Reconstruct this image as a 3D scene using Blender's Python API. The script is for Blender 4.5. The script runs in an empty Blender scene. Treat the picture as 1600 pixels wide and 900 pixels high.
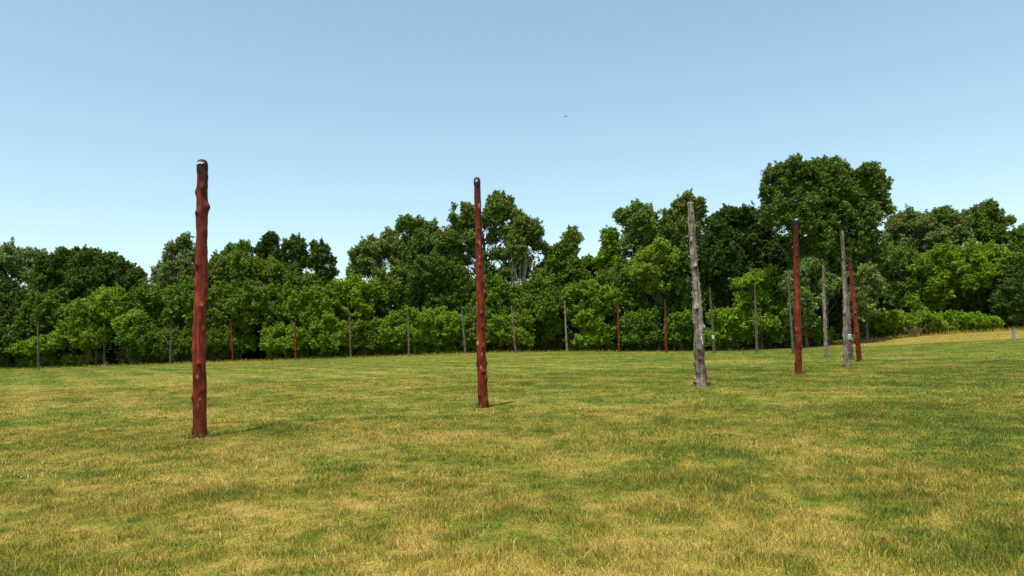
import bpy, math, random
import numpy as np
from mathutils import Vector, Matrix, Euler

scn = bpy.context.scene
col = scn.collection
R = math.radians

# ------------------------------------------------------------------ camera
F = 1111.0                     # focal length in photo pixels (1600 wide)
EYE = 1.6
PITCH, ROLL = 4.37, -1.6
cam_d = bpy.data.cameras.new('camera'); cam = bpy.data.objects.new('camera', cam_d); col.objects.link(cam)
cam_d.sensor_width = 36; cam_d.lens = 36 * F / 1600
cam_d.clip_start = 0.1; cam_d.clip_end = 20000
CM = Matrix.Translation((0, 0, EYE)) @ Matrix.Rotation(R(90 + PITCH), 4, 'X') @ Matrix.Rotation(R(ROLL), 4, 'Z')
cam.matrix_world = CM
scn.camera = cam
# ------------------------------------------------------------------ light
SUN_EL, SUN_AZ = 73.0, 206.0   # azimuth clockwise from +Y (towards the sun)
w = bpy.data.worlds.new('World'); scn.world = w; w.use_nodes = True
nt = w.node_tree; nt.nodes.clear()
wo = nt.nodes.new('ShaderNodeOutputWorld'); bg = nt.nodes.new('ShaderNodeBackground')
sky = nt.nodes.new('ShaderNodeTexSky'); sky.sky_type = 'NISHITA'; sky.sun_disc = False
sky.sun_elevation = R(SUN_EL); sky.sun_rotation = R(SUN_AZ)
sky.altitude = 0; sky.air_density = 1.0; sky.dust_density = 0.6; sky.ozone_density = 2.0
hs = nt.nodes.new('ShaderNodeHueSaturation'); hs.inputs['Saturation'].default_value = 1.0
hs.inputs['Value'].default_value = 1.0
tint = nt.nodes.new('ShaderNodeMix'); tint.data_type = 'RGBA'; tint.blend_type = 'MULTIPLY'
tint.inputs[0].default_value = 1.0; tint.inputs[7].default_value = (1.27, 1.36, 1.22, 1)
bg.inputs['Strength'].default_value = 0.143
gm = nt.nodes.new('ShaderNodeGamma'); gm.inputs['Gamma'].default_value = 0.8
nt.links.new(sky.outputs[0], gm.inputs['Color']); nt.links.new(gm.outputs[0], hs.inputs['Color']); nt.links.new(hs.outputs[0], tint.inputs[6])
nt.links.new(tint.outputs[2], bg.inputs['Color']); nt.links.new(bg.outputs[0], wo.inputs['Surface'])
sd = bpy.data.lights.new('sun', 'SUN'); sd.energy = 3.9; sd.angle = R(0.5); sd.color = (1.0, 0.95, 0.86)
sun = bpy.data.objects.new('sun', sd); col.objects.link(sun)
sv = Vector((math.sin(R(SUN_AZ)) * math.cos(R(SUN_EL)), math.cos(R(SUN_AZ)) * math.cos(R(SUN_EL)), math.sin(R(SUN_EL))))
sun.rotation_euler = sv.to_track_quat('Z', 'Y').to_euler(); sun.location = (-10, -20, 60)
scn.view_settings.view_transform = 'Standard'; scn.view_settings.look = 'None'
scn.view_settings.gamma = 1; scn.view_settings.exposure = 0.62
scn.view_settings.use_curve_mapping = False
scn.render.engine = 'CYCLES'
scn.cycles.max_bounces = 6; scn.cycles.transparent_max_bounces = 4
scn.render.resolution_x = 1024; scn.render.resolution_y = 576

# ------------------------------------------------------------------ placing tools
CR = CM.to_3x3()
def ray(px, py):
    return CR @ Vector(((px - 800) / F, (450 - py) / F, -1.0))
def at(px, py, Y):
    r = ray(px, py); return Vector((0, 0, EYE)) + r * (Y / r.y)
def horizon(px):
    # pixel row of the horizon in column px
    lo, hi = 300.0, 800.0
    for _ in range(40):
        m = (lo + hi) / 2
        if ray(px, m).z > 0: lo = m
        else: hi = m
    return lo

# ------------------------------------------------------------------ noise
def _hash(ix, iy, seed):
    n = (ix.astype(np.int64) * 374761393 + iy.astype(np.int64) * 668265263 + seed * 2147483647) & 0xffffffff
    n = ((n ^ (n >> 13)) * 1274126177) & 0xffffffff
    n = n ^ (n >> 16)
    return (n & 0xffff) / 65535.0
def vnoise(x, y, seed=0):
    ix = np.floor(x); iy = np.floor(y); fx = x - ix; fy = y - iy
    fx = fx * fx * (3 - 2 * fx); fy = fy * fy * (3 - 2 * fy)
    a = _hash(ix, iy, seed); b = _hash(ix + 1, iy, seed); c = _hash(ix, iy + 1, seed); d = _hash(ix + 1, iy + 1, seed)
    return (a * (1 - fx) + b * fx) * (1 - fy) + (c * (1 - fx) + d * fx) * fy
def fbm(x, y, seed=0, o=4):
    s = 0; a = 0.5; t = 0
    for k in range(o):
        s = s + a * vnoise(x * 2 ** k, y * 2 ** k, seed + k * 17); t += a; a *= 0.55
    return s / t

# ------------------------------------------------------------------ the ring of posts (top px, base px, depth Y)
POSTS = [
 # key, topx, topy, basex, basey, Y, r_base, r_top, kind
 ('A', 316, 249, 312, 685, 15.0, .136, .105, 'red'),
 ('B', 745, 276, 755, 637, 18.5, .128, .082, 'red'),
 ('C', 1079, 316, 1095, 604, 23.5, .165, .098, 'grey'),
 ('D', 1243, 341, 1248, 585, 28.0, .132, .092, 'red'),
 ('E', 1316, 362, 1323, 573, 33.5, .120, .070, 'grey'),
 ('F', 1328, 403, 1343, 565, 39.0, .130, .095, 'red'),
 ('G', 1320, 424, 1329, 562, 43.5, .150, .090, 'brown'),
 ('H', 1286, 415, 1291, 558, 49.0, .130, .085, 'grey'),
 ('I', 1231, 432, 1240, 554, 55.5, .150, .080, 'grey'),
 ('J', 1179, 443, 1183, 552, 61.5, .150, .100, 'grey'),
 ('K', 1109, 449, 1116, 552, 67.0, .165, .090, 'grey'),
 ('L', 1039, 467, 1041, 551, 73.0, .150, .110, 'red'),
 ('M', 965, 465, 967, 549, 78.0, .155, .115, 'red'),
 ('N', 882, 470, 886, 548, 83.0, .160, .110, 'grey'),
 ('O', 799, 478, 806, 552, 87.0, .170, .110, 'brown'),
 ('P', 722, 484, 727, 553, 90.0, .190, .110, 'brown'),
 ('Q', 637, 484, 639, 557, 92.0, .165, .110, 'brown'),
 ('R', 546, 487, 548, 559, 94.0, .170, .110, 'grey'),
 ('S', 461, 495, 462, 562, 95.0, .180, .140, 'red'),
 ('T', 361, 500, 364, 565, 96.0, .170, .130, 'red'),
 ('U', 267, 511, 266, 569, 97.0, .165, .110, 'grey'),
 ('V', 162, 505, 163, 572, 97.0, .170, .110, 'grey'),
 ('W', 59, 507, 60, 577, 96.0, .180, .120, 'grey'),
]
ctrl = [at(p[3], p[4], p[5]) for p in POSTS]
ctrl += [at(1345, 528, 104), at(1470, 522, 106), at(1600, 517, 108), at(1480, 548, 52), at(1590, 560, 38),
         at(1720, 512, 108), at(1560, 600, 22), at(-150, 580, 98), at(500, 560.5, 104), at(900, 548.5, 104), at(1180, 548, 102)]
ctrl += [Vector((x, y, 0)) for x in (-8, 0, 8) for y in (-6, 0, 6)]
ctrl += [Vector((x, y, z)) for x, y, z in ((-60, 10, -.3), (-110, 60, -.2), (60, 5, .1), (60, -40, 0), (-60, -40, 0), (0, -50, 0), (90, 50, .6),
                                          (0, 150, .3), (-90, 150, .2), (90, 150, 1.0), (-35, 50, -.05), (-10, 45, 0.02), (-30, 75, .1), (5, 60, .15), (-20, 25, -.15))]
CX = np.array([[c.x, c.y] for c in ctrl]); CZ = np.array([c.z for c in ctrl])
def kern(d, s=26.0): return np.exp(-(d / s) ** 2 / 2)
def feats(X):
    d = np.sqrt(((X[:, None, :] - CX[None]) ** 2).sum(2))
    return kern(d)
K = feats(CX)
lam = 0.02
WT = np.linalg.solve(K + lam * np.eye(len(CX)), CZ - CZ.mean() * 0)
def terr(x, y):
    x = np.atleast_1d(np.asarray(x, float)); y = np.atleast_1d(np.asarray(y, float))
    out = np.zeros(len(x))
    for i in range(0, len(x), 20000):
        out[i:i + 20000] = feats(np.stack([x[i:i + 20000], y[i:i + 20000]], 1)) @ WT
    return out
def tz(x, y): return float(terr([x], [y])[0])
def hit(px, py, far=200):
    r = ray(px, py); r = r / r.y
    ys = np.arange(3, far, 0.1)
    xs = r.x * ys; zs = EYE + r.z * ys
    g = terr(xs, ys)
    k = np.where(zs <= g)[0]
    if len(k) == 0: return None
    y = ys[k[0]]; return Vector((xs[k[0]], y, g[k[0]]))

# ------------------------------------------------------------------ materials
def mat(name):
    m = bpy.data.materials.new(name); m.use_nodes = True
    n = m.node_tree; n.nodes.clear()
    o = n.nodes.new('ShaderNodeOutputMaterial'); p = n.nodes.new('ShaderNodeBsdfPrincipled')
    n.links.new(p.outputs[0], o.inputs[0])
    return m, n, p, o
def N(n, t, **kw):
    d = n.nodes.new(t)
    for k, v in kw.items(): setattr(d, k, v)
    return d
def ramp(n, stops):
    r = n.nodes.new('ShaderNodeValToRGB'); e = r.color_ramp.elements
    while len(e) < len(stops): e.new(0.5)
    for i, (p, c) in enumerate(stops):
        e[i].position = p; e[i].color = (*c, 1)
    return r
def mixc(n, f, a, b, mode='MIX'):
    m = n.nodes.new('ShaderNodeMix'); m.data_type = 'RGBA'; m.blend_type = mode
    for s, v in ((0, f), (6, a), (7, b)):
        if isinstance(v, (int, float)): m.inputs[s].default_value = v
        elif isinstance(v, tuple): m.inputs[s].default_value = (*v, 1)
        else: n.links.new(v, m.inputs[s])
    return m.outputs[2]
def noise(n, scale, vec=None, detail=4, rough=0.6, dist=0):
    t = n.nodes.new('ShaderNodeTexNoise'); t.inputs['Scale'].default_value = scale
    t.inputs['Detail'].default_value = detail; t.inputs['Roughness'].default_value = rough
    t.inputs['Distortion'].default_value = dist
    if vec is not None: n.links.new(vec, t.inputs['Vector'])
    return t.outputs['Fac']
def objvec(n, scale=(1, 1, 1)):
    tc = n.nodes.new('ShaderNodeTexCoord'); mp = n.nodes.new('ShaderNodeMapping')
    mp.inputs['Scale'].default_value = scale
    n.links.new(tc.outputs['Object'], mp.inputs['Vector']); return mp.outputs[0]
def attr(n, name):
    a = n.nodes.new('ShaderNodeAttribute'); a.attribute_name = name; return a.outputs['Fac']
def math_(n, op, a, b=None, clamp=False):
    m = n.nodes.new('ShaderNodeMath'); m.operation = op; m.use_clamp = clamp
    for i, v in enumerate((a, b)):
        if v is None: continue
        if isinstance(v, (int, float)): m.inputs[i].default_value = v
        else: n.links.new(v, m.inputs[i])
    return m.outputs[0]

GREEN_D, GREEN, OLIVE, STRAW = (.052, .092, .008), (.120, .160, .014), (.225, .200, .026), (.37, .265, .062)
# lawn sheet
M_ground, n, p, o = mat('lawn_soil_and_thatch')
dry = attr(n, 'dry')
v = objvec(n)
d2 = math_(n, 'ADD', dry, math_(n, 'MULTIPLY', math_(n, 'SUBTRACT', noise(n, 5.0, v, 5, .7), .5), .9), True)
rp = ramp(n, [(0.0, GREEN_D), (0.33, GREEN), (.62, OLIVE), (1.0, STRAW)]); n.links.new(d2, rp.inputs[0])
sp = noise(n, 40, v, 3, .7); spr = ramp(n, [(.32, (.35, .35, .35)), (.68, (1.3, 1.3, 1.3))]); n.links.new(sp, spr.inputs[0])
c = mixc(n, 1.0, rp.outputs[0], spr.outputs[0], 'MULTIPLY')
bare = attr(n, 'bare')
c = mixc(n, bare, c, (.27, .14, .07))
n.links.new(c, p.inputs['Base Color']); p.inputs['Roughness'].default_value = .95
p.inputs['Specular IOR Level'].default_value = .1
bp = N(n, 'ShaderNodeBump'); bp.inputs['Strength'].default_value = .6; bp.inputs['Distance'].default_value = .05
n.links.new(noise(n, 22, v, 4, .75), bp.inputs['Height']); n.links.new(bp.outputs[0], p.inputs['Normal'])
# grass blades
M_blade, n, p, o = mat('grass_blades')
dry = attr(n, 'dry'); rnd = attr(n, 'rnd')
d2 = math_(n, 'ADD', dry, math_(n, 'MULTIPLY', math_(n, 'SUBTRACT', rnd, .5), .95), True)
rp = ramp(n, [(0.0, (.055, .115, .008)), (0.30, (.125, .185, .012)), (.60, (.31, .28, .030)), (1.0, (.62, .46, .12))]); n.links.new(d2, rp.inputs[0])
fr_ = math_(n, 'FRACT', math_(n, 'MULTIPLY', rnd, 7.3)); fr2 = math_(n, 'FRACT', math_(n, 'MULTIPLY', rnd, 23.7))
brown = math_(n, 'MULTIPLY', math_(n, 'GREATER_THAN', fr_, .68), .7)
bc = mixc(n, brown, rp.outputs[0], (.30, .155, .045))
vr = ramp(n, [(0.0, (.5, .5, .5)), (1.0, (1.45, 1.42, 1.3))]); n.links.new(fr2, vr.inputs[0])
bc = mixc(n, 1.0, bc, vr.outputs[0], 'MULTIPLY')
n.links.new(bc, p.inputs['Base Color']); p.inputs['Roughness'].default_value = .6
p.inputs['Specular IOR Level'].default_value = .25
tr = N(n, 'ShaderNodeBsdfTranslucent'); n.links.new(bc, tr.inputs[0])
mx = N(n, 'ShaderNodeMixShader'); mx.inputs[0].default_value = .25
n.links.new(p.outputs[0], mx.inputs[1]); n.links.new(tr.outputs[0], mx.inputs[2]); n.links.new(mx.outputs[0], o.inputs[0])
# leaves: hue from the object's own colour, variation from each leaf and clump
def leaf_material(name, spec, rough, transl):
    M, n, p, o = mat(name)
    oi = N(n, 'ShaderNodeObjectInfo')
    h = N(n, 'ShaderNodeHueSaturation')
    n.links.new(oi.outputs['Color'], h.inputs['Color'])
    va = attr(n, 'var'); hu = attr(n, 'hue')
    n.links.new(va, h.inputs['Value']); n.links.new(hu, h.inputs['Hue'])
    n.links.new(h.outputs[0], p.inputs['Base Color'])
    p.inputs['Roughness'].default_value = rough; p.inputs['Specular IOR Level'].default_value = spec
    t = N(n, 'ShaderNodeBsdfTranslucent')
    tc = mixc(n, 1.0, h.outputs[0], (1.25, 1.2, .5), 'MULTIPLY'); n.links.new(tc, t.inputs[0])
    mx = N(n, 'ShaderNodeMixShader'); mx.inputs[0].default_value = transl
    n.links.new(p.outputs[0], mx.inputs[1]); n.links.new(t.outputs[0], mx.inputs[2]); n.links.new(mx.outputs[0], o.inputs[0])
    return M
M_leaf = leaf_material('leaves', .2, .55, .25)
M_gloss = leaf_material('glossy_leaves', .3, .5, .2)
M_bark, n, p, o = mat('bark')
v = objvec(n, (6, 6, 1.2))
rp = ramp(n, [(.3, (.04, .032, .024)), (.75, (.12, .098, .075))]); n.links.new(noise(n, 1.5, v, 5, .7), rp.inputs[0])
n.links.new(rp.outputs[0], p.inputs['Base Color']); p.inputs['Roughness'].default_value = .9
M_dead, n, p, o = mat('bleached_bark')
rp = ramp(n, [(.3, (.15, .125, .10)), (.75, (.30, .26, .22))]); n.links.new(noise(n, 1.5, objvec(n, (6, 6, 1)), 5, .7), rp.inputs[0])
n.links.new(rp.outputs[0], p.inputs['Base Color']); p.inputs['Roughness'].default_value = .9

def wood(name, stops, streak=(9, 9, .7), bump=.5, kdark=(.05, .02, .015), nick=(.52, .19, .10), rough=.7, stain_tone=None, blotc=((.62, .58, .58), (1.15, 1.15, 1.15))):
    M, n, p, o = mat(name)
    v = objvec(n, streak)
    f1 = noise(n, 2.2, v, 6, .65, .4)
    rp = ramp(n, stops); n.links.new(f1, rp.inputs[0])
    blot = noise(n, 1.6, objvec(n, (1, 1, .8)), 4, .6)
    br = ramp(n, [(.36, blotc[0]), (.62, blotc[1])]); n.links.new(blot, br.inputs[0])
    c = mixc(n, 1.0, rp.outputs[0], br.outputs[0], 'MULTIPLY')
    if stain_tone:
        sf = attr(n, 'stain'); c = mixc(n, sf, c, stain_tone)
    # long drying cracks
    ck = ramp(n, [(.0, (1, 1, 1)), (.045, (0, 0, 0))])
    vv = noise(n, 1.0, objvec(n, (16, 16, .55)), 3, .5, .6)
    n.links.new(math_(n, 'ABSOLUTE', math_(n, 'SUBTRACT', vv, .5)), ck.inputs[0])
    c = mixc(n, math_(n, 'MULTIPLY', ck.outputs[0], .8), c, kdark)
    c = mixc(n, attr(n, 'knot'), c, kdark)
    c = mixc(n, attr(n, 'nick'), c, nick)
    n.links.new(c, p.inputs['Base Color']); p.inputs['Roughness'].default_value = rough
    p.inputs['Specular IOR Level'].default_value = .12
    b = N(n, 'ShaderNodeBump'); b.inputs['Strength'].default_value = bump; b.inputs['Distance'].default_value = .012
    n.links.new(noise(n, 5, v, 6, .7, .3), b.inputs['Height']); n.links.new(b.outputs[0], p.inputs['Normal'])
    return M
M_red = wood('red_stained_log', [(.25, (.11, .015, .009)), (.5, (.235, .037, .016)), (.78, (.37, .072, .028))], kdark=(.030, .008, .006), stain_tone=(.065, .022, .016), blotc=((.42, .36, .36), (1.12, 1.1, 1.1)))
M_grey = wood('weathered_grey_log', [(.3, (.050, .036, .028)), (.47, (.23, .18, .14)), (.7, (.47, .39, .31))], bump=1.0, kdark=(.045, .035, .03), nick=(.7, .64, .55), rough=.85, stain_tone=(.17, .06, .03), blotc=((.5, .46, .44), (1.2, 1.2, 1.2)))
M_far = wood('weathered_dark_log', [(.25, (.055, .042, .032)), (.5, (.13, .102, .080)), (.78, (.22, .18, .145))], bump=.8, kdark=(.03, .025, .02), nick=(.5, .45, .38), rough=.85, stain_tone=(.2, .07, .03))
M_brown = wood('weathered_brown_log', [(.25, (.07, .045, .038)), (.5, (.17, .115, .095)), (.78, (.27, .20, .17))], bump=.8, kdark=(.03, .02, .018), nick=(.6, .5, .42), rough=.85, stain_tone=(.14, .04, .03))
def plain(name, c, rough=.5, spec=.5, metal=0, ns=12, amp=.25):
    M, n, p, o = mat(name)
    r = ramp(n, [(.3, tuple(x * (1 - amp) for x in c)), (.7, tuple(min(1, x * (1 + amp)) for x in c))])
    n.links.new(noise(n, ns, objvec(n), 4, .6), r.inputs[0]); n.links.new(r.outputs[0], p.inputs['Base Color'])
    p.inputs['Roughness'].default_value = rough; p.inputs['Specular IOR Level'].default_value = spec; p.inputs['Metallic'].default_value = metal
    return M
M_cap = plain('black_tar_cap', (.020, .014, .012), .6, .2)
M_white = plain('white_droppings', (.72, .72, .70), .7, .3, ns=20, amp=.15)
M_drop = plain('grey_droppings', (.40, .39, .38), .7, .3, ns=20, amp=.15)
M_tag = plain('white_paper', (.52, .50, .47), .6, .3, ns=30, amp=.12)
M_ink = plain('grey_ink', (.16, .15, .15), .6, .3)
M_stake = plain('grey_painted_metal', (.24, .235, .23), .6, .4)
M_plane = plain('aircraft_paint', (.55, .50, .52), .35, .5, ns=1, amp=.05)
M_pdark = plain('aircraft_dark_belly', (.10, .10, .14), .35, .5, ns=1, amp=.05)
M_clover = plain('clover_petals', (.75, .74, .66), .8, .2, ns=50, amp=.1)
M_stone = plain('pale_soil_crumbs', (.34, .28, .21), .9, .2, ns=14, amp=.4)

# ------------------------------------------------------------------ object helpers
def link(o, parent=None):
    col.objects.link(o)
    if parent is not None: o.parent = parent
    return o
def tag(o, label, cat, group=None):
    o['label'] = label; o['category'] = cat
    if group: o['group'] = group
    return o
def empty(name, loc):
    o = bpy.data.objects.new(name, None); o.empty_display_size = .3; o.location = loc; return link(o)
def mesh_np(name, V, faces, m, parent=None, attrs=None, smooth=False, loc=None):
    """faces: int array (k, 3 or 4)"""
    me = bpy.data.meshes.new(name)
    V = np.asarray(V, np.float32); faces = np.asarray(faces, np.int32)
    k = faces.shape[1]
    me.vertices.add(len(V)); me.vertices.foreach_set('co', V.ravel())
    me.loops.add(faces.size); me.loops.foreach_set('vertex_index', faces.ravel())
    me.polygons.add(len(faces)); me.polygons.foreach_set('loop_start', np.arange(0, faces.size, k, dtype=np.int32))
    me.polygons.foreach_set('use_smooth', np.full(len(faces), smooth))
    me.update(calc_edges=True)
    for an, av in (attrs or {}).items():
        a = me.attributes.new(an, 'FLOAT', 'POINT'); a.data.foreach_set('value', np.asarray(av, np.float32))
    me.materials.append(m)
    ob = bpy.data.objects.new(name, me)
    if loc is not None: ob.location = loc
    return link(ob, parent)
def tubes(paths, sides=6):
    """paths: list of (points (n,3), radii (n,)) -> V, F quads"""
    Vs, Fs, off = [], [], 0
    a = np.linspace(0, 2 * np.pi, sides, endpoint=False)
    for P, r in paths:
        P = np.asarray(P, float); r = np.asarray(r, float); n_ = len(P)
        T = np.gradient(P, axis=0); T /= np.linalg.norm(T, axis=1, keepdims=True) + 1e-9
        ref = np.where(np.abs(T[:, 2:3]) > .9, np.array([[1., 0, 0]]), np.array([[0, 0, 1.]]))
        U = np.cross(T, ref); U /= np.linalg.norm(U, axis=1, keepdims=True) + 1e-9
        W = np.cross(T, U)
        V = P[:, None] + (U[:, None] * np.cos(a)[None, :, None] + W[:, None] * np.sin(a)[None, :, None]) * r[:, None, None]
        Vs.append(V.reshape(-1, 3))
        i = np.arange(n_ - 1)[:, None] * sides; j = np.arange(sides)[None]; j2 = (j + 1) % sides
        Fs.append(np.stack([i + j, i + j2, i + sides + j2, i + sides + j], -1).reshape(-1, 4) + off)
        off += n_ * sides
    return np.concatenate(Vs), np.concatenate(Fs)

# ------------------------------------------------------------------ lawn
A0 = hit(312, 685); CPATCH = [ # (px, py, half width px, half depth px, dryness change)
 (312, 692, 130, 14, -.24), (560, 635, 90, 12, -.22), (1090, 695, 50, 14, -.2), (1400, 740, 120, 14, +.28),
 (1335, 705, 60, 8, +.2), (700, 683, 60, 9, +.24), (1290, 710, 60, 10, -.1), (420, 755, 50, 8, +.25), (620, 760, 50, 12, +.14),
 (330, 618, 230, 9, +.24), (60, 612, 90, 8, +.22), (960, 640, 70, 7, +.14), (1170, 565, 60, 6, +.22), (1300, 690, 160, 18, +.08),
 (1500, 590, 150, 14, -.2), (1450, 640, 170, 22, -.22), (1550, 680, 90, 20, -.2), (600, 570, 130, 4, -.08), (150, 585, 150, 4, -.16), (450, 582, 200, 5, +.16),
 (800, 580, 180, 6, +.04), (1540, 850, 130, 40, -.12), (1060, 840, 70, 30, +.22), (520, 830, 80, 25, -.02), (200, 790, 150, 30, -.05),
 (560, 740, 40, 10, -.2), (60, 640, 90, 10, +.12), (450, 600, 200, 7, +.14), (1000, 735, 90, 22, -.06), (860, 610, 70, 6, -.1),
 (1250, 600, 200, 10, -.12), (1430, 555, 60, 3, -.05), (1480, 535, 170, 6, .0), (80, 870, 90, 24, +.1), (1200, 770, 150, 24, +.06)]
PW = []
for px, py, a, b, s in CPATCH:
    h = hit(px, py)
    if h is None: continue
    h1 = hit(px + a, py); h2 = hit(px, py - b); h3 = hit(px, py + b)
    if h1 is None or h2 is None or h3 is None: continue
    PW.append((h.x, h.y, max(.3, (h1 - h).length), max(.3, (h2.y - h3.y) / 2), s))
def dry_field(x, y):
    wx = x + 2.2 * (fbm(x * .25, y * .25, 5) - .5); wy = y + 2.2 * (fbm(x * .25, y * .25, 9) - .5)
    d = .455 + .62 * (fbm(wx * .22, wy * .30, 1, 4) - .5) + .85 * (fbm(wx * 1.3, wy * 1.5, 2, 3) - .5) + .65 * (fbm(x * 4.5, y * 4.5, 3, 2) - .5)
    # mowing passes
    u = x * .82 + y * .57
    d = d + .10 * np.sin(u * 2 * np.pi / 2.9 + 1.5 * fbm(x * .1, y * .1, 33)) * np.clip((y - 6) / 20, 0, 1)
    d = d + .06 * np.clip((22 - y) / 16, -1, 1)
    d = d - .06 * np.clip(x / 22, -0.4, 1)
    r = np.hypot(x, y)
    d = d * 1
    for cx, cy, ax, by, s in PW:
        q = ((x - cx) / ax) ** 2 + ((y - cy) / by) ** 2
        d = d + s * (.72 if s < 0 else .9) * np.exp(-q * .9)
    # long pale grass towards the right-hand wood
    tall = tall_field(x, y)
    d = d * (1 - tall) + tall * (.82 + .4 * (fbm(x * .6, y * .6, 60, 3) - .5))
    return np.clip(d, 0.0, 1.0)
TA = hit(1335, 548); 
def tall_field(x, y):
    # straw-coloured unmown band in front of the right-hand shrubs
    bx = np.array([33., 45, 60, 80, 120]); yy = np.interp(x, bx, [80, 75, 69, 61, 45])
    t = np.clip((y - yy + 2.5 * (fbm(x * .3, y * .3, 44) - .5)) / 2.0, 0, 1) * np.clip((x - 36) / 4, 0, 1)
    return t * (y < 400)
BARE = [(1425, 559, 34, 2.2), (410, 762, 9, 3.2), (327, 688, 12, 3.0), (655, 692, 14, 2.6)]
BW = []
for px, py, a, b in BARE:
    h = hit(px, py); h1 = hit(px + a, py); h2 = hit(px, py - b); h3 = hit(px, py + b)
    BW.append((h.x, h.y, (h1 - h).length, (h2.y - h3.y) / 2))
def bare_field(x, y):
    d = np.zeros_like(x)
    for cx, cy, ax, by in BW:
        q = ((x - cx) / ax) ** 2 + ((y - cy) / by) ** 2 + 1.2 * (fbm(x * 2.5, y * 2.5, 70, 3) - .5)
        d = np.maximum(d, np.clip(1.2 - q, 0, 1) * .8)
    for p in POSTS[:6]:
        c = PB[p[0]]
        q = np.hypot(x - c.x, y - c.y) / (p[6] * 1.9) + .9 * (vnoise(x * 12, y * 12, 71) - .5)
        d = np.maximum(d, np.clip(1.6 - q, 0, 1) * .8)
    return d
PB = {}
for p in POSTS:
    c = at(p[3], p[4], p[5]); h = hit(p[3], p[4])
    if h is None or abs(h.y - p[5]) > max(3, p[5] * .12): h = Vector((c.x, c.y, tz(c.x, c.y)))
    PB[p[0]] = h

radii = np.concatenate([[0.0], np.geomspace(1.0, 130, 330), np.geomspace(135, 6000, 40)])
nang = 900
ang = np.linspace(0, 2 * np.pi, nang, endpoint=False)
# finer angular spacing ahead of the viewer
ang = np.sort(np.concatenate([np.linspace(R(38), R(142), 620), np.linspace(R(143), R(397), 180)]))
nang = len(ang)
RR, AA = np.meshgrid(radii[1:], ang, indexing='ij')
gx = (RR * np.cos(AA)).ravel(); gy = (RR * np.sin(AA)).ravel()
gx = np.concatenate([[0], gx]); gy = np.concatenate([[0], gy])
gz = terr(gx, gy)
nr = len(radii) - 1
i = np.arange(nr - 1)[:, None] * nang + 1; j = np.arange(nang)[None]; j2 = (j + 1) % nang
Q = np.stack([i + j, i + nang + j, i + nang + j2, i + j2], -1).reshape(-1, 4)
T0 = np.stack([np.zeros(nang, int), 1 + np.arange(nang), 1 + (np.arange(nang) + 1) % nang, 1 + (np.arange(nang) + 1) % nang], -1)
tri = np.concatenate([T0[:, :3], Q[:, [0, 1, 2]], Q[:, [0, 2, 3]]])
g = mesh_np('ground', np.stack([gx, gy, gz], 1), tri, M_ground, smooth=True,
            attrs={'dry': dry_field(gx, gy), 'bare': bare_field(gx, gy)})
g['kind'] = 'structure'

# grass blades: denser near the viewer; one uncountable mass
rng = np.random.default_rng(7)
def blades(y0, y1, dens, hmin, hmax, wid, half=43):
    t = math.tan(R(half)); area = t * (y1 ** 2 - y0 ** 2)
    nb = int(area * dens)
    y = np.sqrt(rng.uniform(y0 ** 2, y1 ** 2, nb)); x = rng.uniform(-t, t, nb) * y
    # keep away from bare soil and post bases
    keep = bare_field(x, y) < rng.uniform(.15, 1.3, nb)
    for pp in POSTS[:6]:
        c = PB[pp[0]]; keep &= np.hypot(x - c.x, y - c.y) > pp[6] + .01
    x, y = x[keep], y[keep]; nb = len(x)
    d = dry_field(x, y)
    lush = np.clip(.72 + 1.0 * (fbm(x * 1.3, y * 1.3, 21, 3) - .5) + 1.1 * (vnoise(x * 7, y * 7, 22) - .5) + .25 * (.5 - d), .25, 1.8)
    h = rng.uniform(hmin, hmax, nb) * lush
    tf = tall_field(x, y); h = h * (1 + 1.0 * tf)
    az = rng.uniform(0, 2 * np.pi, nb); face = rng.uniform(0, 2 * np.pi, nb)
    lean = rng.uniform(.1, 1.0, nb) * h * (1 - .6 * tf)
    ww = wid * rng.uniform(.6, 1.3, nb)
    z = terr(x, y) - .004
    B = np.stack([x, y, z], 1)
    S = np.stack([np.cos(face), np.sin(face), 0 * x], 1) * (ww / 2)[:, None]
    L = np.stack([np.cos(az) * lean, np.sin(az) * lean, h], 1)
    Mi = B + L * np.array([.38, .38, .62])
    V = np.stack([B - S, B + S, Mi + S * .8, Mi - S * .8, B + L], 1).reshape(-1, 3)
    b = np.arange(nb)[:, None] * 5
    Fc = np.concatenate([b + [0, 1, 2], b + [0, 2, 3], b + [3, 2, 4]])
    rn = np.repeat(rng.uniform(0, 1, nb), 5)
    return V, Fc, np.repeat(d, 5), rn
parts = [blades(3.0, 9, 3800, .025, .080, .0048), blades(9, 17, 1400, .025, .075, .0075), blades(17, 36, 300, .025, .07, .014), blades(36, 94, 24, .02, .06, .04), blades(95.5, 104, 14, .12, .42, .035)]
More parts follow.
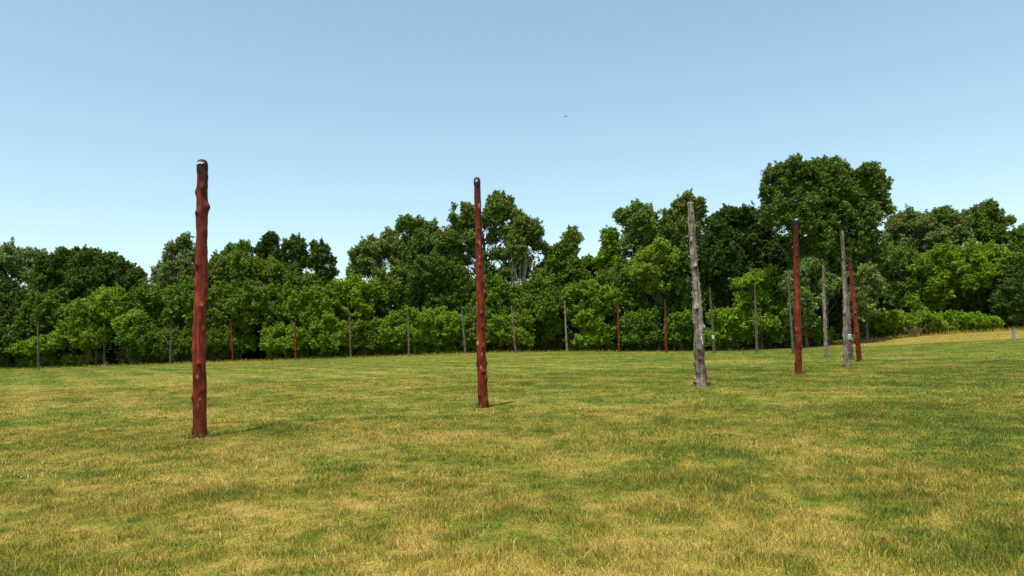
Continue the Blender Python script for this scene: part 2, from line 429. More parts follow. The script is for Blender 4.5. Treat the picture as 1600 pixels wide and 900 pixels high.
def tufts():
    # longer untrimmed blades at the foot of the nearer posts
    xs_, ys_ = [], []
    for pp in POSTS[:10]:
        c = PB[pp[0]]; n_ = 240
        a = rng.uniform(0, 2 * np.pi, n_); d_ = pp[6] * 1.02 + np.abs(rng.normal(0, .055, n_)) + .01
        keep = vnoise(np.cos(a) * 1.7 + c.x, np.sin(a) * 1.7 + c.y, 8) > .42
        xs_.append((c.x + d_ * np.cos(a))[keep]); ys_.append((c.y + d_ * np.sin(a))[keep])
    x = np.concatenate(xs_); y = np.concatenate(ys_); nb = len(x)
    h = rng.uniform(.05, .15, nb); az = rng.uniform(0, 2 * np.pi, nb); face = rng.uniform(0, 2 * np.pi, nb); lean = rng.uniform(.1, .5, nb) * h
    B = np.stack([x, y, terr(x, y) - .004], 1); S = np.stack([np.cos(face), np.sin(face), 0 * x], 1) * .005
    L = np.stack([np.cos(az) * lean, np.sin(az) * lean, h], 1); Mi = B + L * np.array([.38, .38, .62])
    V = np.stack([B - S, B + S, Mi + S * .8, Mi - S * .8, B + L], 1).reshape(-1, 3)
    b = np.arange(nb)[:, None] * 5
    return V, np.concatenate([b + [0, 1, 2], b + [0, 2, 3], b + [3, 2, 4]]), np.full(nb * 5, .3), np.repeat(rng.uniform(0, 1, nb), 5)
parts.append(tufts())
Vs, Fs, Ds, Rs, off = [], [], [], [], 0
for V, Fc, d, rn in parts:
    Vs.append(V); Fs.append(Fc + off); Ds.append(d); Rs.append(rn); off += len(V)
gr = mesh_np('grass', np.concatenate(Vs), np.concatenate(Fs), M_blade, attrs={'dry': np.concatenate(Ds), 'rnd': np.concatenate(Rs)})
gr['kind'] = 'stuff'; tag(gr, 'short mown lawn of mixed green and straw coloured blades', 'grass')
print('blades verts', off)

# ------------------------------------------------------------------ posts
def make_post(name, base, top, r0, r1, m, knots, seed, near, base_flare=.06, stubs=(), cap=False, stain_fn=None, nicks=(), lump=1.0):
    """a log standing at base, its axis leaning to top; knots: (t along, angle, amp, size, dark)"""
    rs = np.random.default_rng(seed)
    ax = top - base; L = ax.length
    root = empty(name, base)
    nr_ = 34 if near else 14; nz = int(L / (.022 if near else .09)) + 2
    tt = np.linspace(0, 1, nz); th = np.linspace(0, 2 * np.pi, nr_, endpoint=False)
    TT, TH = np.meshgrid(tt, th, indexing='ij')
    rad = r0 + (r1 - r0) * TT
    rad = rad * (1 + base_flare * np.exp(-TT * L / .25))
    s = seed * 13.7
    lz = TT * L
    rad = rad + lump * .018 * (fbm(lz * 1.6 + s, 2 * np.cos(TH) + 7 + s, seed, 3) - .5) * 2 * (r0 / .13)
    rad = rad + lump * .010 * (fbm(lz * 6 + s, 3 * np.sin(TH) + 9 + 2 * np.cos(TH), seed + 3, 3) - .5) * 2
    kn = np.zeros_like(rad); nk = np.zeros_like(rad)
    for (t, a, amp, size, dark) in knots:
        dth = (TH - a + np.pi) % (2 * np.pi) - np.pi
        g_ = np.exp(-(((TT - t) * L) ** 2 / (2 * (size * 1.25) ** 2) + (dth * r0) ** 2 / (2 * size ** 2)))
        amp = amp * 1.25
        rad = rad + amp * g_
        g2 = np.exp(-(((TT - t) * L + size * .7) ** 2 / (2 * (size * .55) ** 2) + (dth * r0) ** 2 / (2 * (size * .55) ** 2)))
        kn = np.maximum(kn, np.clip(g2 * 1.5, 0, 1) * min(1, dark * 1.2 + .1))
        rad = rad - amp * .45 * g2 * dark
    for (t, a, size) in nicks:
        dth = (TH - a + np.pi) % (2 * np.pi) - np.pi
        g2 = np.exp(-(((TT - t) * L) ** 2 / (2 * (size * 1.3) ** 2) + (dth * r0) ** 2 / (2 * (size * .6) ** 2)) ** 2)
        nk = np.maximum(nk, g2)
    if not cap: rad[-1] *= .86; rad[-2] *= .97
    # slight wander of the heart line
    wx = (fbm(tt * 3 + s, tt * 0 + 1.5, seed, 2) - .5) * .10 * np.sin(np.pi * tt); wy = (fbm(tt * 3 + s, tt * 0 + 8.5, seed, 2) - .5) * .10 * np.sin(np.pi * tt)
    X = rad * np.cos(TH) + wx[:, None] + ax.x * TT; Y = rad * np.sin(TH) + wy[:, None] + ax.y * TT
    Z = ax.z * TT - .06 * (TT == 0)
    V = np.stack([X, Y, Z], -1).reshape(-1, 3)
    i_ = np.arange(nz - 1)[:, None] * nr_; j_ = np.arange(nr_)[None]; k_ = (j_ + 1) % nr_
    Fq = np.stack([i_ + j_, i_ + k_, i_ + nr_ + k_, i_ + nr_ + j_], -1).reshape(-1, 4)
    ctop = len(V); V = np.concatenate([V, [[ax.x, ax.y, ax.z + .004]]])
    jj = np.arange(nr_); last = (nz - 1) * nr_
    tri = np.concatenate([Fq[:, [0, 1, 2]], Fq[:, [0, 2, 3]], np.stack([last + jj, last + (jj + 1) % nr_, np.full(nr_, ctop)], -1)])
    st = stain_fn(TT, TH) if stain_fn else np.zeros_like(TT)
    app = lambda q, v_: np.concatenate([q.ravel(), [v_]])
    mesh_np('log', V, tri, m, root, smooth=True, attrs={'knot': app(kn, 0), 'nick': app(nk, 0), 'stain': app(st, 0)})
    # snapped branch stubs
    for (t, a, ln, rr, up) in stubs:
        k = min(nz - 1, int(t * (nz - 1)))
        rbase = r0 + (r1 - r0) * t
        c = np.array([wx[k] + ax.x * t, wy[k] + ax.y * t, ax.z * t])
        dirv = np.array([np.cos(a), np.sin(a), up]); dirv /= np.linalg.norm(dirv)
        P = np.array([c + dirv * rbase * .5, c + dirv * (rbase + ln * .4), c + dirv * (rbase + ln)])
        V, Fq = tubes([(P, [rr * 1.5, rr, rr * .62])], 9)
        ci = len(V); V = np.concatenate([V, [P[2] + dirv * .004]])
        e = 18 + np.arange(9)
        tri = np.concatenate([Fq[:, [0, 1, 2]], Fq[:, [0, 2, 3]], np.stack([e, 18 + (np.arange(9) + 1) % 9, np.full(9, ci)], -1)])
        z_ = np.zeros(len(V)); nn = z_.copy(); nn[18:] = rs.uniform(.05, .5)
        mesh_np('branch_stub', V, tri, m, root, smooth=True, attrs={'knot': z_, 'nick': nn, 'stain': z_})
    if cap:
        u = ax / L
        nn = 7; prof = [(1.05, -.19), (1.07, -.10), (1.06, -.02), (.98, .035), (.78, .075), (.45, .1), (.0, .108)]
        Vc = []
        for (q, hz) in prof:
            wob = 1 + .03 * np.sin(th * 3 + seed)
            for a, wb in zip(th, wob):
                rr = r1 * q * wb + .003
                Vc.append((ax.x + rr * math.cos(a) + u.x * hz, ax.y + rr * math.sin(a) + u.y * hz, ax.z + hz * (r1 / .105) + .02 * math.sin(a * 2 + seed) * (hz < -.1)))
        i_ = np.arange(nn - 1)[:, None] * nr_
        Fq = np.stack([i_ + j_, i_ + k_, i_ + nr_ + k_, i_ + nr_ + j_], -1).reshape(-1, 4)
        mesh_np('cap', np.array(Vc), Fq, M_cap, root, smooth=True)
    return root, ax

def face_a(side):  # side -1 left edge .. 0 facing the viewer .. 1 right edge
    return -math.pi / 2 + side * math.pi / 2
def rknots(seed, n_, amp, size):
    r = random.Random(seed); out = []
    for k in range(n_):
        out.append(((k + r.uniform(.1, .9)) / n_ * .97, r.uniform(-math.pi, math.pi), r.uniform(.4, 1.1) * amp, size * r.uniform(.7, 1.3), r.random()))
    return out
def rstubs(seed, n_, ln, rr):
    r = random.Random(seed); out = []
    for k in range(n_):
        out.append(((k + r.uniform(.1, .9)) / n_ * .95 + .02, r.uniform(-math.pi, math.pi) if r.random() < .4 else r.choice([face_a(-.9), face_a(.9)]) + r.uniform(-.5, .5), ln * r.uniform(.35, 1.2), rr * r.uniform(.7, 1.2), r.uniform(.1, .7)))
    return out
def tA(y): return (685 - y) / (685 - 249)
def tB(y): return (637 - y) / (637 - 276)
def tC(y): return (604 - y) / (604 - 318)
KN_A = [(tA(295), face_a(-1), .038, .045, .2), (tA(320), face_a(.85), .050, .055, .15), (tA(330), face_a(-.3), .035, .04, .8), (tA(289), face_a(.3), .03, .045, .3),
        (tA(380), face_a(-1.05), .028, .03, .6), (tA(413), face_a(-.3), .038, .04, .5), (tA(447), face_a(-.6), .022, .05, .9), (tA(450), face_a(1), .020, .05, .2),
        (tA(479), face_a(.4), .030, .035, .2), (tA(520), face_a(-.9), .018, .05, .6), (tA(548), face_a(-.9), .022, .05, .9), (tA(570), face_a(.25), .036, .036, 1),
        (tA(516), face_a(.7), .02, .03, .3), (tA(622), face_a(-.5), .022, .05, .4), (tA(675), face_a(-.5), .03, .035, .9), (tA(268), face_a(.9), .02, .05, .1), (tA(610), face_a(.6), .018, .05, .2),
        (tA(360), face_a(.5), .012, .06, .2), (tA(640), face_a(.2), .012, .08, .1)]
KN_B = [(tB(318), face_a(.4), .030, .035, .7), (tB(356), face_a(0), .026, .03, 1), (tB(378), face_a(-.2), .03, .035, .1), (tB(400), face_a(.8), .022, .04, .2),
        (tB(414), face_a(.1), .026, .03, .9), (tB(440), face_a(.6), .024, .04, .4), (tB(455), face_a(.9), .026, .035, .1), (tB(475), face_a(-.9), .024, .03, .5),
        (tB(490), face_a(.2), .026, .04, .6), (tB(512), face_a(.2), .028, .035, 1), (tB(538), face_a(-.5), .036, .04, .8), (tB(543), face_a(.3), .03, .045, .4),
        (tB(568), face_a(1), .03, .045, .2), (tB(568), face_a(-.9), .02, .04, .3), (tB(582), face_a(.2), .030, .04, 1), (tB(592), face_a(.7), .036, .045, .5), (tB(618), face_a(-.4), .02, .05, .3), (tB(628), face_a(.6), .03, .05, .4)]
KN_C = [(tC(335), face_a(0), .02, .04, 1), (tC(381), face_a(-.4), .03, .05, 1), (tC(420), face_a(.1), .02, .07, .9), (tC(420), face_a(0), .05, .05, .7), (tC(485), face_a(-.2), .05, .06, .9),
        (tC(508), face_a(-.8), .05, .05, .9), (tC(515), face_a(.7), .06, .06, .8), (tC(548), face_a(-.1), .03, .05, 1), (tC(563), face_a(-.1), .03, .045, 1), (tC(577), face_a(.9), .06, .09, .7),
        (tC(597), face_a(-.8), .07, .06, .9), (tC(590), face_a(.9), .05, .07, .8), (tC(570), face_a(-1), .04, .05, .5), (tC(465), face_a(.8), .03, .05, .4)]
ST_C = [(a_, b_, c_ * 1.2, d_ * .95, e_) for a_, b_, c_, d_, e_ in [(tC(356), face_a(.9), .03, .018, .4), (tC(370), face_a(-.9), .04, .02, .4), (tC(392), face_a(.7), .06, .018, .5), (tC(407), face_a(-.95), .08, .02, .5), (tC(412), face_a(.9), .06, .02, .5),
        (tC(431), face_a(-.9), .05, .018, .5), (tC(447), face_a(-.9), .05, .018, .5), (tC(451), face_a(1), .06, .022, .7), (tC(462), face_a(-1), .05, .018, .4), (tC(478), face_a(.8), .06, .03, .4),
        (tC(506), face_a(-.9), .08, .028, .6), (tC(515), face_a(.8), .08, .03, .4), (tC(528), face_a(.35), .03, .035, .3), (tC(570), face_a(-1), .08, .03, .4), (tC(575), face_a(1), .07, .035, .5), (tC(596), face_a(-.85), .07, .045, .6), (tC(586), face_a(.9), .06, .04, .5)]]
def ang_between(TH, a): return (TH - a + np.pi) % (2 * np.pi) - np.pi
def dark_top(TT, TH): return np.clip((TT - .55) * 2.0 + .5 * (vnoise(TT * 14, np.cos(TH) * 3 + 5, 4) - .5), 0, .8)  # red posts turn darker brown towards the top, with uneven edges
def stain_base(TT, TH): return np.clip((.10 - TT) * 5, 0, .5)
def stain_C(TT, TH):
    d = np.abs(ang_between(TH, face_a(.75)))
    return np.clip(1.5 - d * 1.5 + .8 * (vnoise(TT * 30, np.sin(TH) * 3 + 4, 5) - .5), 0, 1) * np.clip((.28 - TT) * 9, 0, 1) * np.clip(TT * 20, 0, 1) * .9
LBL = {
 'A': 'tallest dark red log post with black cap, nearest at the left of the lawn',
 'B': 'dark red knotty log post with rounded black tip, in the middle of the lawn',
 'C': 'thick grey weathered log post with branch stubs and rusty base in front of the woods',
 'D': 'slim bright red log post standing between two grey posts before the tallest tree',
 'E': 'pale grey knotty post just left of the leaning red post on the right',
 'F': 'rightmost red log post, leaning left beside the pale grey post',
 'G': 'dark brown post with a white notice, half hidden behind the pale grey post',
 'H': 'plain grey post between the slim red post and the pale grey post',
 'I': 'thin grey post with a side stub, just behind the slim red post',
 'J': 'slim smooth grey post before the bright layered shrubs, left of the slim red post',
 'K': 'distant grey brown post with a white patch, just right of the thick grey post',
 'L': 'distant red post closest to the left of the thick grey post',
 'M': 'distant red post between a pale grey post and another red post',
 'N': 'distant pale grey post alone left of two small red posts',
 'O': 'thin distant brown post just right of the middle red post',
 'P': 'thin dark knobbly post just left of the middle red post',
 'Q': 'thin dark brown post before bright shrubs, second to the left of the middle red post',
 'R': 'thin grey post right of the two small red posts by the woods',
 'S': 'small distant red post in front of the low bright shrub',
 'T': 'small distant red post first to the right of the tallest red post',
 'U': 'thin grey post with a crosswise twig just left of the tallest red post',
 'V': 'thin grey post in the dark gap of the left woods',
 'W': 'thin grey post nearest the left edge of the lawn',
}
for idx, (k, tx, ty, bx_, by_, Y, r0, r1, kind) in enumerate(POSTS):
    base = PB[k]; top = at(tx, ty, base.y - .0 if k != 'B' else base.y)
    near = k in 'ABCDEFGH'
    m = {'red': M_red, 'grey': M_grey, 'brown': M_brown}[kind]
    sc = base.y / Y; r0 *= sc; r1 *= sc
    if k in 'IJKNOPQRUVWLMST': r0 *= .78; r1 *= .72
    if k in 'JKRUVWI': m = M_far
    capn = kind == 'red'
    if capn: top = top - Vector((0, 0, .10))
    kw = dict(knots=rknots(idx, 16 if near else 12, .035 if kind == 'red' else .04, .05), stubs=(), cap=capn)
    if kind != 'red': kw['stubs'] = rstubs(idx + 50, 12 if near else 5, .07, .022)
    else:
        kw['stain_fn'] = lambda a, b: np.clip(dark_top(a, b) * .8 + stain_base(a, b), 0, 1)  # darker brown towards the top, plus the stain at the base
        kw['nicks'] = [(random.Random(idx * 7 + q).uniform(.1, .9), face_a(random.Random(idx * 9 + q).uniform(-.7, .7)), .02) for q in range(4)]
        kw['stubs'] = rstubs(idx + 80, 5, .03, .02) if k in 'DFLM' else ()
    if k == 'A':
        kw.update(knots=KN_A, nicks=[(tA(589), face_a(.05), .024), (tA(477), face_a(.45), .015), (tA(624), face_a(.3), .013), (tA(538), face_a(-.85), .02), (tA(438), face_a(-.8), .02)])
    if k == 'B':
        kw.update(knots=KN_B, nicks=[(tB(319), face_a(.25), .034), (tB(378), face_a(.1), .035), (tB(455), face_a(.8), .03), (tB(474), face_a(-.75), .028), (tB(537), face_a(-.4), .036), (tB(400), face_a(.1), .02), (tB(574), face_a(-.1), .028), (tB(553), face_a(.1), .025)])
    if k == 'C':
        kw.update(knots=KN_C, stubs=ST_C, stain_fn=stain_C, base_flare=.18, lump=2.3, nicks=[(tC(355), face_a(.6), .03), (tC(375), face_a(-.4), .03), (tC(412), face_a(.6), .02)])
    if k == 'E': kw.update(lump=1.4, stubs=rstubs(91, 22, .07, .02))
    if k == 'G': kw.update(stain_fn=lambda a, b: np.clip(.6 - a, 0, .7))
    if k == 'I': kw['stubs'] = rstubs(92, 8, .06, .02) + [(.71, face_a(.95), .75, .022, .05)]
    if k == 'U': kw['stubs'] = [(.78, face_a(-.95), 1.0, .02, .02), (.35, face_a(-.9), .5, .02, .6)]
    if k == 'V': kw['stubs'] = [(.38, face_a(.95), 1.0, .02, .02), (.9, face_a(-.9), .2, .02, .2)]
    if k == 'P': kw.update(lump=2.0, stubs=rstubs(93, 9, .14, .03))
    root, ax = make_post('wooden_post', base, top, r0, r1, m, seed=idx + 1, near=near, **kw)
    tag(root, LBL[k], 'post', 'ring of upright log posts on the lawn')
    L = ax.length
    def wrap_patch(name, t0, t1, a0, a1, material, lift, jag=0.0, seed=1, nseg=10, nv=6):
        V = []
        rj = random.Random(seed)
        for iv in range(nv + 1):
            for iu in range(nseg + 1):
                t = t0 + (t1 - t0) * iv / nv; a = a0 + (a1 - a0) * iu / nseg
                if jag and (iv in (0, nv)): t += rj.uniform(-jag, jag)
                if jag and (iu in (0, nseg)): a += rj.uniform(-.25, .25)
                rr = (r0 + (r1 - r0) * t) + lift
                for q in (0,):
                    V.append((ax.x * t + rr * math.cos(a), ax.y * t + rr * math.sin(a), ax.z * t))
        W = nseg + 1; Fq = []
        for iv in range(nv):
            for iu in range(nseg): Fq.append((iv * W + iu, iv * W + iu + 1, (iv + 1) * W + iu + 1, (iv + 1) * W + iu))
        o_ = mesh_np(name, V, Fq, material, root, smooth=True)
        sm = o_.modifiers.new('thickness', 'SOLIDIFY'); sm.thickness = .004; sm.offset = 0
        return o_
    if k == 'A':
        # pale bird-droppings smear on the black cap
        o1 = None
        V = []; cz = ax.z; rj = random.Random(3)
        pts = [(-.9, .035, .012), (-.6, .045, .028), (-.3, .03, .045), (0, .045, .03), (.25, .03, .035), (.45, .055, .01)]
        for s_, hh, th_ in pts:
            a = face_a(s_)
            for q in (-.5, .5): V.append((ax.x + (r1 * 1.08 + .008) * math.cos(a), ax.y + (r1 * 1.08 + .008) * math.sin(a), cz - .035 + hh + q * th_))
        Fq = [(2 * q, 2 * q + 2, 2 * q + 3, 2 * q + 1) for q in range(len(pts) - 1)]
        o1 = mesh_np('droppings', V, Fq, M_white, root); sm = o1.modifiers.new('thickness', 'SOLIDIFY'); sm.thickness = .006; sm.offset = 0
    if k == 'B':
        V = []
        for s_, hh, th_ in [(-.3, .02, .05), (-.1, .04, .07), (.1, .05, .06), (.25, .07, .02)]:
            a = face_a(s_)
            for q in (-.5, .5): V.append((ax.x + (r1 * 1.06 + .008) * math.cos(a), ax.y + (r1 * 1.06 + .008) * math.sin(a), ax.z - .05 + hh * .5 + q * th_))
        o1 = mesh_np('droppings', V, [(2 * q, 2 * q + 2, 2 * q + 3, 2 * q + 1) for q in range(3)], M_drop, root); sm = o1.modifiers.new('t', 'SOLIDIFY'); sm.thickness = .006
    if k == 'D':
        wrap_patch('droppings', 1.0, 1.008, face_a(-.4), face_a(.2), M_white, .012, .003, 5)
    if k == 'C':
        wrap_patch('notice', tC(541), tC(528), face_a(.25), face_a(.55), M_tag, .03, .004, 2)
    if k == 'G':
        wrap_patch('notice', .215, .285, face_a(-.8), face_a(.75), M_tag, .02, 0, 2)
        for q in range(4):
            tq = .228 + q * .014
            wrap_patch('print_line', tq, tq + .005, face_a(-.5 + .1 * (q % 2)), face_a(.5 - .2 * (q == 1)), M_ink, .0245)
    if k == 'K':
        wrap_patch('notice', .215, .27, face_a(-.9), face_a(.6), M_tag, .02, .004, 4)

# ------------------------------------------------------------------ trees
def leaf_cloud(centres, rads, per, leaf, seed, squash=.65, upb=.5, elong=1.7, axis=None, spray=1.0):
    rs = np.random.default_rng(seed)
    n_ = len(centres)
    cnt = np.maximum(6, (per * (rads / rads.mean()) ** 2).astype(int))
    idx = np.repeat(np.arange(n_), cnt); T = len(idx)
    d = rs.normal(size=(T, 3)); d /= np.linalg.norm(d, axis=1, keepdims=True)
    rr = rads[idx] * (.25 + .8 * rs.random(T) ** .7)
    stray = rs.random(T) < .08; rr[stray] *= 1.4
    # every clump is a leafy shoot: leaves gather round an outward and upward axis
    if axis is None: axis = np.tile([0, 0, 1.], (n_, 1))
    ax_ = axis + rs.normal(size=(n_, 3)) * .45 + np.array([0, 0, .35]); ax_ /= np.linalg.norm(ax_, axis=1, keepdims=True)
    u = rs.uniform(-.8, 1.5, T) * spray
    taper = np.clip(1.05 - .5 * np.abs(u) / max(spray, .01), .3, 1)
    P = centres[idx] + d * (rr * taper)[:, None] * np.array([1, 1, squash]) + ax_[idx] * (u * rads[idx])[:, None]
    nrm = d * .6 + np.array([0, 0, upb]) + rs.normal(size=(T, 3)) * .6
    nrm /= np.linalg.norm(nrm, axis=1, keepdims=True)
    t1 = np.cross(nrm, rs.normal(size=(T, 3))); t1 /= np.linalg.norm(t1, axis=1, keepdims=True) + 1e-9
    t2 = np.cross(nrm, t1)
    sz = leaf * rs.uniform(.6, 1.35, T)
    a = P + t1 * (sz * elong * .5)[:, None]; b = P - t1 * (sz * elong * .35)[:, None] + t2 * (sz * .55)[:, None]; c_ = P - t1 * (sz * elong * .35)[:, None] - t2 * (sz * .55)[:, None]
    V = np.stack([a, b, c_], 1).reshape(-1, 3)
    Fc = np.arange(T * 3).reshape(-1, 3)
    cv = rs.uniform(.70, 1.35, n_)[idx] * rs.uniform(.62, 1.45, T)
    ch = .5 + (rs.uniform(-.018, .018, n_)[idx] + rs.uniform(-.012, .012, T))
    return V, Fc, np.repeat(cv, 3), np.repeat(ch, 3)

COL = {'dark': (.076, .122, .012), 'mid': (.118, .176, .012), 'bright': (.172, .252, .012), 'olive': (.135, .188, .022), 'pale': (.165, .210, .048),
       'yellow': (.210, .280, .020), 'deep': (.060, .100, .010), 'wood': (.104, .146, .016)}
TREES_N = 0
def tree(name, label, cat, Y, bx_, colour, lobes, clump=.40, leaf=.15, per=46, dens=1.0, squash=.8, airy=None, gloss=False, limbs=16, group=None, low=False, trunk_top=.8, bark=None, depth=1.0, seed=None, spray=1.1):
    global TREES_N
    if airy is None: airy = .2 if (low or colour in ('dark', 'deep')) else .29
    elif airy > .2: airy += .05
    TREES_N += 1; seed = seed or TREES_N * 11
    rs = np.random.default_rng(seed)
    E = []; E_in = list(lobes)
    if low:
        Y = Y + (2.2 if name != 'hedge_bush' else -3.0); depth = .75
    if low and name != 'flowering_shrub' and name != 'hedge_bush':
        nlow = len(lobes); lobes = list(lobes) + [(bx_ + q * 14, horizon(bx_) + 12, 20, 10) for q in (-1, 1)]
    nl_ = len(E_in)
    for li, (cx, cy, rx, ry) in enumerate(lobes):
        c = at(cx, cy, Y + (2.6 if li >= nl_ else 0)); s = Y / F
        cc0 = c + Vector((0, rs.uniform(-.6, .6) * rx * s * .5, 0))
        cf = .84 if low else .70
        E.append((cc0, rx * s * cf, ry * s * cf))
        for q in range(int(6 + rx / 4.5) if low else int(9 + rx / 2.4)):
            # secondary masses that break the outline
            th_ = rs.uniform(-.35, math.pi + .35); ph = rs.uniform(-.9, .9)
            rr = rs.uniform(.13, .34) if low else rs.uniform(.08, .27); k = rs.uniform(.78, 1.04) if low else rs.uniform(.62, 1.08)
            E.append((cc0 + Vector((math.cos(th_) * math.cos(ph) * rx * s * k, math.sin(ph) * rx * s * k, math.sin(th_) * math.cos(ph) * ry * s * k)), max(.42, rx * s * rr * (.85 if low else .72)), max(.5, ry * s * rr * (1.2 if low else 1.9))))
    if not low:
        for (cc0, rx_, rz_) in list(E):
            if rx_ < .75: continue
            for q in range(int(3 + rx_ * 2.6)):
                # upright leafy shoots standing out of the top
                u = rs.uniform(-1, 1); v_ = rs.uniform(-.6, .6)
                E.append((cc0 + Vector((u * rx_, v_ * rx_, rz_ * (math.sqrt(max(0, 1 - u * u * .8 - v_ * v_ * .3)) * rs.uniform(.85, 1.18)))), rs.uniform(.14, .28), rs.uniform(.5, 1.25)))
    b0 = at(bx_, 560, Y); base = Vector((b0.x, b0.y, tz(b0.x, b0.y)))
    root = empty(name, base)
    cents, rad, axs = [], [], []
    for c, rx, rz in E:
        ry = (rx * .95 if rx < rz * 1.6 else rx * .8) * depth
        area = 4 * math.pi * ((rx * ry) ** 1.6 / 3 + (rx * rz) ** 1.6 / 3 + (ry * rz) ** 1.6 / 3) ** (1 / 1.6)
        nc = max(3, int(dens * area / (clump * clump * 1.15)))
        d = rs.normal(size=(nc, 3)); d /= np.linalg.norm(d, axis=1, keepdims=True)
        d[:, 2] = np.where((d[:, 2] < -.45) & (rs.random(nc) < .6), -d[:, 2], d[:, 2])
        fr = .42 + .58 * rs.random(nc) ** .55 + np.where(rs.random(nc) < .12, rs.uniform(0, .28, nc), 0)
        # uneven outline: slow noise over direction
        fr *= .68 + .62 * np.clip((fbm(d[:, 0] * 3 + seed, d[:, 2] * 3 + d[:, 1] * 2 + seed * .3, seed % 97, 3) - .5) * 2 + .5, 0, 1)
        off = d * fr[:, None] * np.array([rx, ry, rz])
        if not low:
            up_ = np.clip(off[:, 2] / rz, 0, 1.2)
            off[:, :2] *= (1 - .45 * up_)[:, None]; off[:, 2] *= 1 + .10 * up_
        P = np.array(c)[None] + off
        if airy > 0:
            gate = .6 * vnoise(P[:, 0] * .8 + seed, P[:, 2] * .8 + P[:, 1] * .45, seed % 31) + .4 * vnoise(P[:, 0] * 1.9 + seed, P[:, 2] * 1.9 + P[:, 1], seed % 37)
            gate = (gate - .5) * 1.35 + .5
            P = P[gate > airy]; d = d[gate > airy]
        axs.append(d); cents.append(P); rad.append(clump * rs.uniform(.55, 1.25, len(P)) * (.62 if rx < .35 else 1))
    cents = np.concatenate(cents); rad = np.concatenate(rad); axs = np.concatenate(axs)
    gz_ = terr(cents[:, 0], cents[:, 1]); ok = cents[:, 2] > gz_ + (.25 if low else .9); cents = cents[ok]; rad = rad[ok]; axs = axs[ok]
    V, Fc, cv, ch = leaf_cloud(cents, rad, per, leaf, seed + 1, squash, axis=axs, spray=spray)
    V = V - np.array(base)
    cr = mesh_np('crown' if not low else 'foliage', V, Fc, M_gloss if gloss else M_leaf, root, attrs={'var': cv, 'hue': ch})
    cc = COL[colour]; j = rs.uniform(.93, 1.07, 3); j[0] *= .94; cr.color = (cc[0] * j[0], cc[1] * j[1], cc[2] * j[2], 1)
    # trunk and limbs
    topz = cents[:, 2].max(); H = topz - base.z
    cm = cents.mean(0)
    tn = 12; tt = np.linspace(0, trunk_top, tn)
    px_ = base.x + (cm[0] - base.x) * (tt / trunk_top) ** 1.5 + .35 * np.sin(tt * 7 + seed) * tt; py_ = base.y + (cm[1] - base.y) * tt + .3 * np.sin(tt * 6 + seed * 2) * tt
    pz_ = base.z - .1 + (H) * tt
    tr_ = max(.05, .0155 * H) * (1 - tt * .95) ** .9 * (1 + .5 * np.exp(-tt * 25)) + .012
    P = np.stack([px_, py_, pz_], 1)
    if low:
        paths = []
        for q in range(6):
            tgt = cents[rs.integers(len(cents))]; s0 = np.array(base) + np.array([rs.uniform(-.4, .4), rs.uniform(-.3, .3), -.05])
            mid_ = (s0 + tgt) / 2 + np.array([0, 0, .3]); paths.append((np.array([s0, mid_, tgt]), [.045, .03, .012]))
        V, Fq = tubes(paths, 5); mesh_np('stem', V - np.array(base), Fq, bark or M_bark, root, smooth=True)
        return finish(root, label, cat, group)
    V, Fq = tubes([(P, tr_)], 9); mesh_np('trunk', V - np.array(base), Fq, bark or M_bark, root, smooth=True)
    paths = []
    order = rs.permutation(len(cents))[:limbs * 3]
    for q, ci in enumerate(order):
        tgt = cents[ci]
        main = q < limbs
        hz = np.clip((tgt[2] - base.z) / H - rs.uniform(.12, .34), .12, trunk_top * .98)
        k = hz / trunk_top * (tn - 1); k0 = int(k); s0 = P[k0] + (P[min(k0 + 1, tn - 1)] - P[k0]) * (k - k0)
        r_s = np.interp(hz, tt, tr_) * (.62 if main else .3) + .01
        t = np.linspace(0, 1, 7)[:, None]
        mid_ = (s0 + tgt) / 2 + rs.normal(size=3) * .25 + np.array([0, 0, -.05 * np.linalg.norm(tgt - s0)])
        Cv = (1 - t) ** 2 * s0 + 2 * t * (1 - t) * mid_ + t ** 2 * tgt
        Cv[1:-1] += rs.normal(size=(5, 3)) * .055 * np.linalg.norm(tgt - s0)
        paths.append((Cv, np.linspace(r_s, .014, 7)))
    V, Fq = tubes(paths, 5); mesh_np('branches', V - np.array(base), Fq, bark or M_bark, root, smooth=True)
    return finish(root, label, cat, group)
def finish(root, label, cat, group):
    return tag(root, label, cat, group)
GB, GS = 'trees of the woodland edge', 'bushes along the woodland edge'
def T(label, Y, bx_, colour, lobes, name='woodland_tree', **kw):
    return tree(name, label, 'tree', Y, bx_, colour, lobes, group=GB, **kw)
def S(label, Y, bx_, colour, lobes, name='bush', **kw):
    kw.setdefault('low', True); kw.setdefault('clump', .33); kw.setdefault('leaf', .13)
    return tree(name, label, 'bush', Y, bx_, colour, lobes, group=GS, **kw)

